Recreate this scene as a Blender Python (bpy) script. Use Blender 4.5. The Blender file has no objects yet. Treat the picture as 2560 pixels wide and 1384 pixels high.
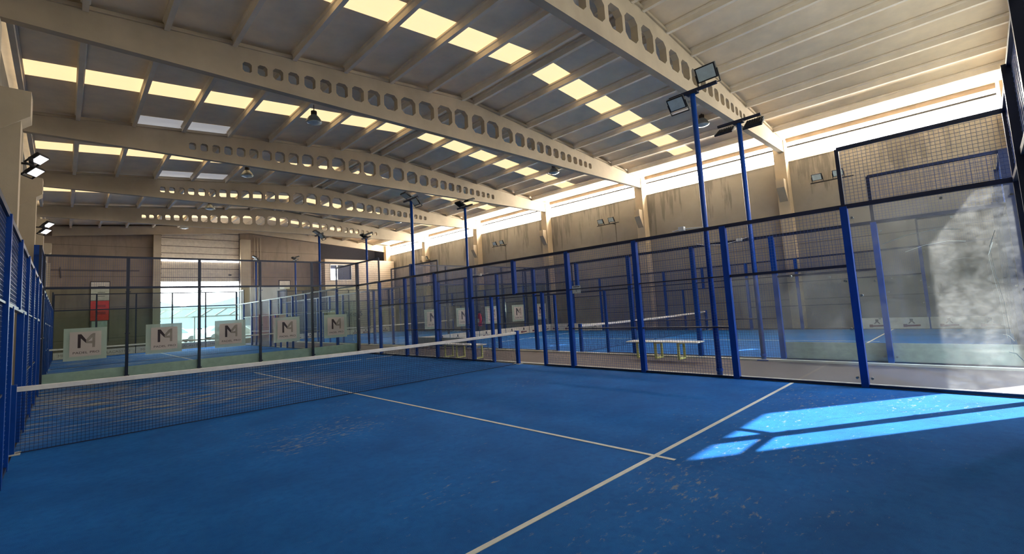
import bpy, bmesh, math, random
from mathutils import Matrix, Vector
random.seed(7)
SC = bpy.context.scene
COL = SC.collection

# ---------------------------------------------------------------- camera
cam_d = bpy.data.cameras.new('camera'); cam = bpy.data.objects.new('camera', cam_d); COL.objects.link(cam)
def cam_matrix(loc, yaw, pitch, roll):
    cy, sy, cp, sp = math.cos(yaw), math.sin(yaw), math.cos(pitch), math.sin(pitch)
    f = Vector((sy*cp, cy*cp, sp)); r = Vector((cy, -sy, 0)); u = r.cross(f)
    c, s = math.cos(roll), math.sin(roll)
    R = c*r + s*u; U = -s*r + c*u
    m = Matrix((R, U, -f)).transposed().to_4x4(); m.translation = loc
    return m
cam.matrix_world = cam_matrix(Vector((0.49371883, -9.53353478, 1.63527728)), 0.76771241, 0.09216758, -0.0573255)
cam_d.sensor_fit = 'HORIZONTAL'; cam_d.sensor_width = 36.0
cam_d.lens = 1148.97377/2560*36
cam_d.shift_x = 15.56982/2560; cam_d.shift_y = -30.31776/2560
cam_d.clip_start = 0.02; cam_d.clip_end = 2000
SC.camera = cam

# ---------------------------------------------------------------- world, sun, exposure
w = bpy.data.worlds.new('sky'); SC.world = w; w.use_nodes = True
bg = w.node_tree.nodes['Background']
tc = w.node_tree.nodes.new('ShaderNodeTexCoord'); sp = w.node_tree.nodes.new('ShaderNodeSeparateXYZ')
rmp = w.node_tree.nodes.new('ShaderNodeValToRGB')
w.node_tree.links.new(tc.outputs['Generated'], sp.inputs[0]); w.node_tree.links.new(sp.outputs['Z'], rmp.inputs[0])
rmp.color_ramp.elements[0].position = 0.0; rmp.color_ramp.elements[0].color = (0.96, 0.98, 1.0, 1)
rmp.color_ramp.elements[1].position = 0.7; rmp.color_ramp.elements[1].color = (0.6, 0.77, 1.0, 1)
w.node_tree.links.new(rmp.outputs[0], bg.inputs[0]); bg.inputs[1].default_value = 1.3
sun_d = bpy.data.lights.new('sun', 'SUN'); sun = bpy.data.objects.new('sun', sun_d); COL.objects.link(sun)
sun_d.energy = 2.0; sun_d.angle = math.radians(0.53); sun_d.color = (1.0, 0.97, 0.92)
sun.rotation_euler = Vector((1.18, -0.775, 1.0)).to_track_quat('Z', 'Y').to_euler(); sun.location = (25, -30, 25)
GABLE_E = 0.16
WINDOW_E, SKYLIGHT_E, DIM_E = 4.0, 0.075, 0.022
SC.view_settings.view_transform = 'Standard'; SC.view_settings.look = 'None'
SC.view_settings.exposure = 4.08; SC.view_settings.gamma = 1.0
try: SC.view_settings.use_curve_mapping = False
except Exception: pass
SC.cycles.max_bounces = 12; SC.cycles.transparent_max_bounces = 40; SC.cycles.diffuse_bounces = 5
SC.cycles.use_denoising = True; SC.cycles.sample_clamp_indirect = 6.0
SC.cycles.caustics_reflective = False; SC.cycles.caustics_refractive = False

# ---------------------------------------------------------------- materials
def lin(c):
    return tuple(((v/255)/12.92 if v/255 <= 0.04045 else ((v/255+0.055)/1.055)**2.4) for v in c)
class NT:
    def __init__(s, name):
        s.m = bpy.data.materials.new(name); s.m.use_nodes = True; s.t = s.m.node_tree
        s.b = s.t.nodes['Principled BSDF']; s.out = s.t.nodes['Material Output']
    def n(s, k, **kw):
        x = s.t.nodes.new('ShaderNode'+k)
        for a, v in kw.items(): setattr(x, a, v)
        return x
    def l(s, a, b): s.t.links.new(a, b)
    def pos(s, scale=(1, 1, 1), loc=(0, 0, 0), rot=(0, 0, 0)):
        g = s.n('NewGeometry'); mp = s.n('Mapping')
        mp.inputs['Scale'].default_value = scale; mp.inputs['Location'].default_value = loc; mp.inputs['Rotation'].default_value = rot
        s.l(g.outputs['Position'], mp.inputs[0]); return mp.outputs[0]
    def noise(s, vec, scale, detail=4, rough=0.6):
        x = s.n('TexNoise'); x.inputs['Scale'].default_value = scale; x.inputs['Detail'].default_value = detail; x.inputs['Roughness'].default_value = rough
        s.l(vec, x.inputs['Vector']); return x.outputs['Fac']
    def ramp(s, fac, stops):
        r = s.n('ValToRGB'); e = r.color_ramp.elements
        while len(e) < len(stops): e.new(0.5)
        for i, (p, c) in enumerate(stops):
            e[i].position = p; e[i].color = (c[0], c[1], c[2], 1) if isinstance(c, tuple) else (c, c, c, 1)
        s.l(fac, r.inputs[0]); return r.outputs[0]
    def mix(s, f, a, b, mode='MIX'):
        x = s.n('Mix'); x.data_type = 'RGBA'; x.blend_type = mode
        for sock, v in ((x.inputs[0], f), (x.inputs[6], a), (x.inputs[7], b)):
            if isinstance(v, tuple): sock.default_value = (v[0], v[1], v[2], 1)
            elif isinstance(v, (int, float)): sock.default_value = v
            else: s.l(v, sock)
        return x.outputs[2]
    def math(s, op, a, b=None):
        x = s.n('Math', operation=op)
        for i, v in enumerate((a, b)):
            if v is None: continue
            if isinstance(v, (int, float)): x.inputs[i].default_value = v
            else: s.l(v, x.inputs[i])
        return x.outputs[0]
    def bump(s, h, strength=0.3, dist=0.02):
        x = s.n('Bump'); x.inputs['Strength'].default_value = strength; x.inputs['Distance'].default_value = dist
        s.l(h, x.inputs['Height']); s.l(x.outputs[0], s.b.inputs['Normal'])

def plain(name, rgb, rough=0.6, metal=0.0, var=0.12, scale=6.0):
    k = NT(name); c = lin(rgb)
    f = k.noise(k.pos(), scale)
    lo = tuple(v*(1-var) for v in c); hi = tuple(min(1, v*(1+var)) for v in c)
    k.l(k.ramp(f, [(0.3, lo), (0.7, hi)]), k.b.inputs['Base Color'])
    k.b.inputs['Roughness'].default_value = rough; k.b.inputs['Metallic'].default_value = metal
    return k.m

def concrete(name, rgb, streak=0.35, dark=0.45, seams=None):
    k = NT(name); c = lin(rgb)
    f = k.noise(k.pos(), 0.6, 6); g = k.noise(k.pos((1.2, 1.2, 0.15)), 2.2, 5); h = k.noise(k.pos(), 30, 3)
    base = k.ramp(f, [(0.3, tuple(v*0.82 for v in c)), (0.7, tuple(v*1.1 for v in c))])
    st = k.ramp(g, [(0.52, 0.0), (0.62, 1.0)])
    col = k.mix(k.math('MULTIPLY', st, streak), base, tuple(v*dark for v in c))
    if seams:                       # (axis, period, offset) cast joints in the panels
        sep = k.n('SeparateXYZ'); k.l(k.pos(), sep.inputs[0])
        for ax, per, off in seams:
            a = k.math('ABSOLUTE', k.math('SUBTRACT', k.math('FRACT', k.math('DIVIDE', k.math('ADD', sep.outputs[ax], 1000*per-off+per/2), per)), 0.5))
            m = k.math('LESS_THAN', a, 0.014/per)
            col = k.mix(k.math('MULTIPLY', m, 0.75), col, tuple(v*0.25 for v in c))
    k.l(col, k.b.inputs['Base Color']); k.b.inputs['Roughness'].default_value = 0.85
    k.bump(h, 0.15, 0.01)
    return k.m

def turf(name, sandy=1.0):
    k = NT(name)
    v = k.pos()
    fine = k.noise(k.pos((60, 60, 60)), 3, 3); med = k.noise(v, 1.1, 5); blot = k.noise(k.pos((3, 3, 3)), 4, 6)
    col = k.ramp(med, [(0.3, lin((16, 84, 160))), (0.7, lin((24, 106, 188)))])
    col = k.mix(k.math('MULTIPLY', k.ramp(blot, [(0.45, 0.0), (0.7, 1.0)]), 0.35), col, lin((10, 62, 140)))
    col = k.mix(k.math('MULTIPLY', fine, 0.25), col, lin((46, 138, 220)))
    # worn sand: long streaks that follow the mat seams
    st = k.noise(k.pos((0.45, 2.6, 1), (3.1, 1.7, 0)), 2.4, 8, 0.72)
    big = k.noise(k.pos((0.35, 0.35, 1), (7.3, 4.2, 0)), 1.0, 3)
    sp_ = k.noise(k.pos((5, 11, 1), (1, 2, 0)), 1.6, 6, 0.7)
    far = k.n('SeparateXYZ'); k.l(v, far.inputs[0])
    fy = k.n('MapRange'); fy.inputs['From Min'].default_value = 0.2; fy.inputs['From Max'].default_value = 2.5
    k.l(far.outputs['Y'], fy.inputs['Value'])
    fx = k.n('MapRange'); fx.inputs['From Min'].default_value = 7.5; fx.inputs['From Max'].default_value = 3.0
    k.l(far.outputs['X'], fx.inputs['Value'])
    near = k.ramp(k.math('MULTIPLY', k.math('ADD', k.math('MULTIPLY', sp_, 0.75), k.math('MULTIPLY', big, 0.42)), 1.0), [(0.695, 0.0), (0.77, 0.5)])
    streaks = k.ramp(k.math('ADD', k.math('MULTIPLY', st, 0.8), k.math('MULTIPLY', big, 0.25)), [(0.515, 0.0), (0.59, 0.9)])
    sf = k.math('ADD', k.math('MULTIPLY', streaks, k.math('MULTIPLY', fy.outputs[0], fx.outputs[0])), near)
    col = k.mix(k.math('MULTIPLY', sf, sandy), col, lin((176, 168, 140)))
    k.l(col, k.b.inputs['Base Color']); k.b.inputs['Roughness'].default_value = 0.9
    k.b.inputs['Specular IOR Level'].default_value = 0.12
    k.bump(fine, 0.5, 0.02)
    return k.m

def glass(name, dirt=0.10, tint=(0.80, 0.90, 0.86)):
    k = NT(name); k.t.nodes.remove(k.b)
    tr = k.n('BsdfTransparent'); tr.inputs[0].default_value = (*tint, 1)
    gl = k.n('BsdfGlossy'); gl.inputs['Roughness'].default_value = 0.01
    fr = k.n('Fresnel'); fr.inputs['IOR'].default_value = 1.5
    gm_ = k.n('NewGeometry'); m1 = k.n('MixShader'); k.l(k.math('MULTIPLY', fr.outputs[0], k.math('SUBTRACT', 1.0, gm_.outputs['Backfacing'])), m1.inputs[0]); k.l(tr.outputs[0], m1.inputs[1]); k.l(gl.outputs[0], m1.inputs[2])
    df = k.n('BsdfDiffuse'); df.inputs[0].default_value = (0.75, 0.76, 0.74, 1)
    tl = k.n('BsdfTranslucent'); tl.inputs[0].default_value = (0.75, 0.76, 0.74, 1)
    m2 = k.n('MixShader'); m2.inputs[0].default_value = 0.5; k.l(df.outputs[0], m2.inputs[1]); k.l(tl.outputs[0], m2.inputs[2])
    a = k.noise(k.pos(), 1.3, 7, 0.65); b = k.noise(k.pos((1, 1, 1.6)), 9, 5); c = k.noise(k.pos((1, 2, 3.5)), 12, 6, 0.85)
    film = k.ramp(a, [(0.35, 0.12), (0.65, 1.0)]); rub = k.ramp(b, [(0.35, 0.55), (0.75, 1.2)])
    spk = k.ramp(c, [(0.70, 0.0), (0.74, 1.0)])
    f = k.math('ADD', k.math('MULTIPLY', k.math('MULTIPLY', film, rub), dirt), k.math('MULTIPLY', spk, dirt*5))
    m3 = k.n('MixShader'); k.l(f, m3.inputs[0]); k.l(m1.outputs[0], m3.inputs[1]); k.l(m2.outputs[0], m3.inputs[2])
    k.l(m3.outputs[0], k.out.inputs['Surface'])
    return k.m

def frosted(name, rgb, trans=0.5):
    k = NT(name); k.t.nodes.remove(k.b); c = lin(rgb)
    df = k.n('BsdfDiffuse'); tl = k.n('BsdfTranslucent'); tr = k.n('BsdfTransparent')
    nz = k.ramp(k.noise(k.pos(), 3, 3), [(0.3, tuple(v*0.95 for v in c)), (0.7, c)])
    k.l(nz, df.inputs[0]); k.l(nz, tl.inputs[0])
    m = k.n('MixShader'); m.inputs[0].default_value = trans; k.l(df.outputs[0], m.inputs[1]); k.l(tl.outputs[0], m.inputs[2])
    m2 = k.n('MixShader'); m2.inputs[0].default_value = 0.25; k.l(m.outputs[0], m2.inputs[1]); k.l(tr.outputs[0], m2.inputs[2])
    k.l(m2.outputs[0], k.out.inputs['Surface'])
    return k.m

def daylit(name, rgb, strength, corrug=None):
    """translucent sheet with the daylight outside glowing through it"""
    k = NT(name); c = lin(rgb)
    k.b.inputs['Base Color'].default_value = (0.6, 0.6, 0.55, 1)
    n = k.noise(k.pos((0.3, 3, 1)), 3, 5)
    k.l(k.ramp(n, [(0.3, tuple(v*0.92 for v in c)), (0.75, c)]), k.b.inputs['Emission Color'])
    k.b.inputs['Emission Strength'].default_value = strength
    return k.m

M = {}
M['turf'] = turf('blue_turf')
M['turf_far'] = turf('blue_turf_clean', 0.5)
M['line'] = plain('white_court_line', (214, 212, 205), 0.8)
M['beam'] = concrete('precast_concrete', (178, 164, 142), 0.10, 0.7)
def stained():
    k = NT('stained_concrete_panel'); c = lin((140, 135, 126))
    f = k.noise(k.pos(), 0.6, 6); h = k.noise(k.pos(), 30, 3)
    base = k.ramp(f, [(0.3, tuple(v*0.84 for v in c)), (0.7, tuple(v*1.08 for v in c))])
    fine = k.noise(k.pos((1, 2.2, 0.22)), 1.6, 6, 0.62); big = k.noise(k.pos((1, 0.42, 0.12), (0, 2.3, 0)), 1.0, 3)
    sep = k.n('SeparateXYZ'); k.l(k.pos(), sep.inputs[0])
    g = k.n('MapRange'); g.inputs['From Min'].default_value = 4.6; g.inputs['From Max'].default_value = 6.9; k.l(sep.outputs['Z'], g.inputs['Value'])
    wgt = k.math('ADD', k.math('MULTIPLY', g.outputs[0], 0.12), k.math('ADD', k.math('MULTIPLY', fine, 0.7), k.math('MULTIPLY', big, 0.45)))
    st = k.ramp(wgt, [(0.70, 0.0), (0.76, 1.0)])
    col = k.mix(k.math('MULTIPLY', st, 0.62), base, tuple(v*0.4 for v in c))
    for off in (1.25, 3.7):
        m = k.math('LESS_THAN', k.math('ABSOLUTE', k.math('SUBTRACT', sep.outputs['Z'], off)), 0.018)
        col = k.mix(k.math('MULTIPLY', m, 0.7), col, tuple(v*0.25 for v in c))
    k.l(col, k.b.inputs['Base Color']); k.b.inputs['Roughness'].default_value = 0.85; k.bump(h, 0.15, 0.01)
    return k.m
M['wall'] = stained()
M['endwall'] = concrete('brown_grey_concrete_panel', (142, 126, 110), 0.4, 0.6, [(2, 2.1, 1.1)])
M['frontwall'] = plain('light_corrugated_cladding', (200, 202, 196), 0.6)
M['purlin'] = concrete('pale_concrete_purlin', (226, 214, 194), 0.1, 0.7)
M['roof'] = plain('grey_roof_sheet', (240, 220, 188), 0.75, 0, 0.10, 1.2)
M['slab'] = concrete('brown_walkway_concrete', (80, 67, 66), 0.2, 0.7)
M['kerb'] = concrete('pale_kerb_concrete', (200, 198, 186), 0.3, 0.6)
M['blue'] = plain('blue_painted_steel', (8, 60, 142), 0.4, 0.0, 0.10, 3)
M['blue'].node_tree.nodes['Principled BSDF'].inputs['Specular IOR Level'].default_value = 0.25
M['navy'] = plain('navy_painted_steel', (24, 32, 58), 0.4, 0.1, 0.2, 3)
M['wire'] = plain('dark_blue_mesh_wire', (56, 80, 132), 0.35, 0.2, 0.1, 3)
M['net'] = plain('dark_blue_net_cord', (14, 26, 62), 0.8)
M['tape'] = plain('white_net_tape', (226, 220, 214), 0.7)
M['glass'] = glass('scuffed_court_glass', 0.012, (0.85, 0.905, 0.875))
M['glass_dirty'] = glass('scratched_dusty_glass', 0.085, (0.91, 0.93, 0.93))
M['frost'] = frosted('frosted_film', (214, 222, 214))
M['paper'] = frosted('poster_sheet', (226, 214, 208), 0.3)
M['ink'] = plain('black_ink', (38, 22, 30), 0.6)
M['grey_ink'] = plain('grey_ink', (140, 132, 122), 0.6)
M['red_ink'] = plain('dark_red_ink', (104, 28, 34), 0.6)
M['board'] = plain('white_board', (216, 210, 196), 0.6)
M['boardback'] = plain('pale_board_back', (206, 216, 206), 0.6)
M['black'] = plain('black_lamp_housing', (28, 27, 30), 0.5)
M['lens'] = plain('pale_lamp_lens', (196, 208, 204), 0.12)
M['alu'] = plain('grey_lamp_metal', (136, 140, 138), 0.35, 0.5)
M['car_paint'] = plain('light_car_paint', (120, 120, 120), 0.4)
M['white'] = plain('white_paint', (226, 224, 218), 0.5)
M['cream'] = plain('cream_shutter', (206, 196, 180), 0.6)
M['seam'] = plain('dark_seam', (92, 82, 76), 0.7)
M['red'] = plain('bright_red_panel', (240, 60, 48), 0.5)
M['ext_red'] = plain('red_extinguisher', (190, 22, 36), 0.3)
M['yellow'] = plain('pale_yellow_paint', (206, 208, 128), 0.5)
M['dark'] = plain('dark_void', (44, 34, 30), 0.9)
M['brick'] = concrete('pale_block_wall', (216, 200, 180), 0.15, 0.8, [(2, 0.2, 0.0)])
M['window'] = daylit('daylit_clerestory', (255, 246, 232), WINDOW_E)
M['skylight'] = daylit('daylit_roof_sheet', (255, 218, 160), SKYLIGHT_E)
M['gable'] = daylit('translucent_gable_cladding', (235, 240, 232), GABLE_E)
M['glow_lens'] = daylit('glowing_lamp_lens', (250, 250, 255), 0.14)  # emission put into the lens for the bright sky reflecting in it
M['skydim'] = daylit('dull_roof_sheet', (226, 226, 232), DIM_E)
M['ground'] = concrete('pale_yard', (96, 94, 90), 0.1, 0.8)
M['hill'] = plain('hazy_hill', (52, 62, 70), 0.9)
M['magenta'] = plain('magenta_wall', (150, 34, 60), 0.7)
M['orange'] = plain('orange_panel', (226, 90, 50), 0.7)
M['carglass'] = plain('car_window', (90, 104, 110), 0.15)
M['tyre'] = plain('tyre', (30, 30, 32), 0.8)

# ---------------------------------------------------------------- mesh helpers
class MB:
    def __init__(s): s.v = []; s.f = []
    def box(s, x0, x1, y0, y1, z0, z1):
        i = len(s.v)
        s.v += [(x0,y0,z0),(x1,y0,z0),(x1,y1,z0),(x0,y1,z0),(x0,y0,z1),(x1,y0,z1),(x1,y1,z1),(x0,y1,z1)]
        s.f += [(i,i+3,i+2,i+1),(i+4,i+5,i+6,i+7),(i,i+1,i+5,i+4),(i+1,i+2,i+6,i+5),(i+2,i+3,i+7,i+6),(i+3,i,i+4,i+7)]
        return s
    def bar(s, a, b, w=0.02, h=None, n=4):
        """prism from a to b"""
        h = h or w; a = Vector(a); b = Vector(b); d = (b-a).normalized()
        up = Vector((0, 0, 1)) if abs(d.z) < 0.95 else Vector((1, 0, 0))
        r = d.cross(up).normalized(); u = r.cross(d)
        i = len(s.v)
        for p in (a, b):
            for k in range(n):
                t = 2*math.pi*(k+0.5)/n; q = 1/math.cos(math.pi/n) if n == 4 else 1
                s.v.append(tuple(p + r*(math.cos(t)*w/2*q) + u*(math.sin(t)*h/2*q)))
        for k in range(n): s.f.append((i+k, i+(k+1) % n, i+n+(k+1) % n, i+n+k))
        s.f.append(tuple(range(i+n-1, i-1, -1))); s.f.append(tuple(range(i+n, i+2*n)))
        return s
    def lathe(s, prof, c=(0, 0, 0), n=20):
        i = len(s.v)
        for r, z in prof:
            for k in range(n):
                t = 2*math.pi*k/n; s.v.append((c[0]+r*math.cos(t), c[1]+r*math.sin(t), c[2]+z))
        for j in range(len(prof)-1):
            for k in range(n):
                a = i+j*n+k; b = i+j*n+(k+1) % n
                s.f.append((a, b, b+n, a+n))
        s.f.append(tuple(range(i+n-1, i-1, -1))); e = i+(len(prof)-1)*n; s.f.append(tuple(range(e, e+n)))
        return s
    def poly(s, pts, depth):
        """extrude polygon (list of 3D points) by vector depth"""
        i = len(s.v); n = len(pts); d = Vector(depth)
        s.v += [tuple(p) for p in pts] + [tuple(Vector(p)+d) for p in pts]
        s.f.append(tuple(range(i, i+n))); s.f.append(tuple(range(i+2*n-1, i+n-1, -1)))
        for k in range(n): s.f.append((i+k, i+n+k, i+n+(k+1) % n, i+(k+1) % n))
        return s
    def build(s, name, mat, parent=None, loc=(0, 0, 0), smooth=False, bevel=0):
        me = bpy.data.meshes.new(name); me.from_pydata([tuple(v) for v in s.v], [], s.f)
        bm = bmesh.new(); bm.from_mesh(me); bmesh.ops.recalc_face_normals(bm, faces=bm.faces); bm.to_mesh(me); bm.free()
        me.materials.append(mat)
        if smooth:
            for p in me.polygons: p.use_smooth = len(p.vertices) == 4
        o = bpy.data.objects.new(name, me); COL.objects.link(o); o.location = loc
        if parent: o.parent = parent
        if bevel:
            b = o.modifiers.new('edge', 'BEVEL'); b.width = bevel; b.segments = 2; b.limit_method = 'ANGLE'
        return o
def tag(o, label, cat, group=None):
    o['label'] = label; o['category'] = cat
    if group: o['group'] = group
    return o
def thing(name, loc, label, cat, group=None, rz=0):
    o = bpy.data.objects.new(name, None); COL.objects.link(o); o.location = loc; o.rotation_euler = (0, 0, rz)
    o.empty_display_size = 0.2
    return tag(o, label, cat, group)
def struct(o): o['kind'] = 'structure'; return o
KIDS = {}
def kids(o): return [c for c in COL.objects if c.parent is o]
def dup(o, loc=None, rz=None, label=None, group=None, parent=None):
    c = o.copy(); COL.objects.link(c)
    if parent is not None: c.parent = parent
    if loc is not None: c.location = loc
    if rz is not None: c.rotation_euler = (0, 0, rz)
    if label: c['label'] = label
    if group: c['group'] = group
    for ch in [x for x in COL.objects if x.parent is o]: dup(ch, parent=c)
    return c
def text(name, body, size, mat, parent, loc, rot, depth=0.002, sx=1.0, align='CENTER'):
    cu = bpy.data.curves.new(name, 'FONT'); cu.body = body; cu.size = size; cu.extrude = depth; cu.align_x = align; cu.align_y = 'CENTER'
    t = bpy.data.objects.new('tmp', cu); COL.objects.link(t)
    me = bpy.data.meshes.new_from_object(t); me.name = name
    bpy.data.objects.remove(t)
    me.materials.clear(); me.materials.append(mat)
    o = bpy.data.objects.new(name, me); COL.objects.link(o); o.location = loc; o.rotation_euler = rot; o.scale = (sx, 1, 1)
    if parent: o.parent = parent
    return o

# ---------------------------------------------------------------- the hall
BY = [-3.9, 3.2, 10.3, 17.5, 24.7]            # near faces of the five perforated beams
YF, YE = -11.3, 32.0                          # front and far end walls
XL, XR, XM = -0.75, 24.1, 11.35
def zt(x): return 9.52 - 0.0865*abs(x-XM)      # top of the beams
def zr(x): return zt(x) + 0.12                 # underside of the roof sheet
struct(MB().box(XL-0.3, XR+0.3, YF-0.2, YE+0.2, -0.3, -0.012).build('floor', M['slab']))
# roof sheet, with the daylight strips left open
strips = [(-0.43, 0.52, 0), (6.75, 7.75, 0), (13.7, 14.7, 0), (20.9, 21.9, 0), (28.0, 29.0, 0)]
rb = MB()
def sheet(mb, x0, x1, y0, y1, t=0.05):
    mb.poly([(x0, y0, zr(x0)), (x1, y0, zr(x1)), (x1, y0, zr(x1)+t), (x0, y0, zr(x0)+t)], (0, y1-y0, 0))
ys = [YF-0.3] + [v for s_ in strips for v in s_[:2]] + [YE+0.3]
for a, b in zip(ys[0::2], ys[1::2]):
    sheet(rb, XL-0.5, XM, a, b); sheet(rb, XM, XR+0.5, a, b)
for a, b, _ in strips:
    for x0, x1 in ((XL-0.5, -0.42), (10.95, XM), (XM, 11.75), (23.2, XR+0.5)): sheet(rb, x0, x1, a, b)
struct(rb.build('ceiling', M['roof']))
wn = 1
for a, b, _ in strips:
    for x0, x1 in ((-0.42, 10.95), (11.75, 23.2)):
        m = MB(); sheet(m, x0, x1, a, b, 0.02); struct(m.build('window_%d' % wn, M['skylight'])); wn += 1
for a, b, x0, x1 in ((9.72, 10.75, 2.1, 4.95), (16.7, 17.7, 3.6, 6.4)):
    m = MB(); m.poly([(x0, a, zr(x0)-0.012), (x1, a, zr(x1)-0.012), (x1, a, zr(x1)-0.004), (x0, a, zr(x0)-0.004)], (0, b-a, 0))
    struct(m.build('window_%d' % wn, M['skydim'])); wn += 1

# side walls and clerestory
struct(MB().box(XL-0.25, XL, YF, YE, -0.05, 8.5).build('wall_left', M['wall']))
struct(MB().box(XR, XR+0.25, YF, YE, -0.05, 7.5).build('wall_right', M['wall']))
cols_y = [-11.0] + BY + [31.9]
bays = [(-10.5, -3.9)] + [(BY[i]+0.48, BY[i+1]) for i in range(4)] + [(BY[4]+0.48, 31.6)]
for a, b in bays:
    f = struct(MB().box(XR+0.2, XR+0.24, a, b, 7.5, 8.42).build('window_%d' % wn, M['window'])); wn += 1
    MB().box(XR+0.1, XR+0.2, a, b, 8.14, 8.22).build('transom', M['black'], f)
    MB().box(XR-0.02, XR+0.2, a, b, 7.46, 7.5).build('sill', M['beam'], f)
    MB().box(XR-0.02, XR+0.25, a, b, 8.36, 8.62).build('eaves_rail', M['endwall'], f)  # colour darkened from its beige to offset the window light falling on it

# perforated beams
OFF = [.41, 1.155, 1.945, 2.67, 3.33, 3.925, 4.465, 4.975, 5.465, 5.925, 6.37, 6.78, 7.17, 7.54]
GAPS = []
for i, o_ in enumerate(OFF):
    if i == 0: g = 0.76
    elif i == len(OFF)-1: g = 0.36
    else: g = (OFF[i+1]-OFF[i-1])/2
    GAPS.append(g-0.14)
def beam_mesh(mb, y, th=0.2, zb=7.85, xl=-0.95, xr=23.62):
    cen = sorted([(XM-o_, w_, o_) for o_, w_ in zip(OFF, GAPS)] + [(XM+o_, w_, o_) for o_, w_ in zip(OFF, GAPS)])
    bounds = [cen[0][0]-cen[0][1]/2-0.07]
    for a, b in zip(cen, cen[1:]): bounds.append((a[0]+a[1]/2+b[0]-b[1]/2)/2)
    bounds.append(cen[-1][0]+cen[-1][1]/2+0.07)
    V = mb.v; F = mb.f
    def quad2(pts):                 # same face on both sides
        i = len(V)
        for p in pts: V.append((p[0], y, p[1]))
        for p in pts: V.append((p[0], y+th, p[1]))
        n = len(pts); F.append(tuple(range(i, i+n))); F.append(tuple(range(i+2*n-1, i+n-1, -1)))
    for (c, w_, o_), x0, x1 in zip(cen, bounds, bounds[1:]):
        h0 = 8.29-0.0213*o_; h1 = 9.03-0.084*o_
        a, b = c-w_/2, c+w_/2; k = 0.22*min(w_, h1-h0)
        oc = [(a+k, h0), (b-k, h0), (b, h0+k), (b, h1-k), (b-k, h1), (a+k, h1), (a, h1-k), (a, h0+k)]
        ou = [(a+k, zb), (b-k, zb), (x1, h0+k), (x1, h1-k), (b-k, zt(b-k)), (a+k, zt(a+k)), (x0, h1-k), (x0, h0+k)]
        quad2([oc[0], ou[0], ou[1], oc[1]]); quad2([oc[1], ou[1], (x1, zb), ou[2], oc[2]]); quad2([oc[2], ou[2], ou[3], oc[3]])
        quad2([oc[3], ou[3], (x1, zt(x1)), ou[4], oc[4]])
        if c < XM < x1 or x0 < XM < c: pass
        quad2([oc[4], ou[4], ou[5], oc[5]]); quad2([oc[5], ou[5], (x0, zt(x0)), ou[6], oc[6]])
        quad2([oc[6], ou[6], ou[7], oc[7]]); quad2([oc[7], ou[7], (x0, zb), ou[0], oc[0]])
        i = len(V)
        for p in oc: V.append((p[0], y, p[1]))
        for p in oc: V.append((p[0], y+th, p[1]))
        for j in range(8): F.append((i+j, i+(j+1) % 8, i+8+(j+1) % 8, i+8+j))
    for x0, x1 in ((xl, bounds[0]), (bounds[-1], xr)): quad2([(x0, zb), (x1, zb), (x1, zt(x1)), (x0, zt(x0))])
    i = len(V)
    V += [(xl, y, zb), (xr, y, zb), (xr, y+th, zb), (xl, y+th, zb), (xl, y, zt(xl)), (xr, y, zt(xr)), (xr, y+th, zt(xr)), (xl, y+th, zt(xl))]
    F += [(i, i+1, i+2, i+3), (i, i+3, i+7, i+4), (i+1, i+5, i+6, i+2)]
    # top flange ledge
    for x0, x1 in ((xl, XM), (XM, xr)):
        mb.poly([(x0, y-0.05, zt(x0)-0.09), (x1, y-0.05, zt(x1)-0.09), (x1, y-0.05, zt(x1)), (x0, y-0.05, zt(x0))], (0, th+0.1, 0))
blab = ['beam nearest the camera, cut by the top edge of the picture', 'second beam from the camera, spanning the whole picture',
        'third beam from the camera', 'fourth beam from the camera', 'farthest perforated beam, close to the roll-up door']
for y, lb in zip(BY, blab):
    m = MB(); beam_mesh(m, y)
    tag(m.build('roof_beam', M['beam']), 'concrete roof beam with octagonal holes, ' + lb, 'beam', 'perforated concrete roof beams')
for y, lb in ((-11.05, 'along the near end wall behind the court'), (31.75, 'along the far end wall')):
    m = MB()
    for x0, x1 in ((-0.18, XM), (XM, 23.58)):
        m.poly([(x0, y, zt(x0)-0.62), (x1, y, zt(x1)-0.62), (x1, y, zt(x1)), (x0, y, zt(x0))], (0, 0.2, 0))
    tag(m.build('gable_rafter', M['beam']), 'solid sloping concrete rafter ' + lb, 'rafter')

# columns with brackets
ordn = ['nearest', 'second', 'third', 'fourth', 'fifth', 'sixth', 'seventh']
for i, y in enumerate(cols_y):
    y0, y1 = y-0.03, y+0.43
    if i == 6: y0, y1 = 31.5, 31.98
    t = thing('concrete_column', (23.85, y0, 0), 'concrete column under the bright high windows, %s from the camera on that wall' % ordn[i], 'column', 'columns along the windowed wall')
    MB().box(-0.25, 0.24, 0, y1-y0, -0.012, zt(23.6)-0.02).build('shaft', M['beam'], t)
    if 0 < i < 6:
        MB().poly([(-0.25, 0.07, 5.62), (-0.25, 0.07, 6.6), (-0.58, 0.07, 6.6), (-0.58, 0.07, 6.22)], (0, 0.32, 0)).build('bracket', M['beam'], t)
    t = thing('concrete_column', (-0.5, y0, 0), 'concrete column on the blue mesh side, %s from the camera along that wall' % ordn[i], 'column', 'columns behind the near mesh fence')
    MB().box(-0.3, 0.3, 0, y1-y0, -0.012, 6.1).box(-0.3, -0.04, 0.03, y1-y0-0.03, 6.1, zt(-0.9)-0.62).build('shaft', M['beam'], t)
    if 0 < i < 6:
        MB().poly([(-0.3, -0.05, 5.3), (-0.3, -0.05, 6.42), (0.43, -0.05, 6.42), (0.43, -0.05, 5.92)], (0, y1-y0+0.1, 0)).build('bracket', M['beam'], t)

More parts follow.
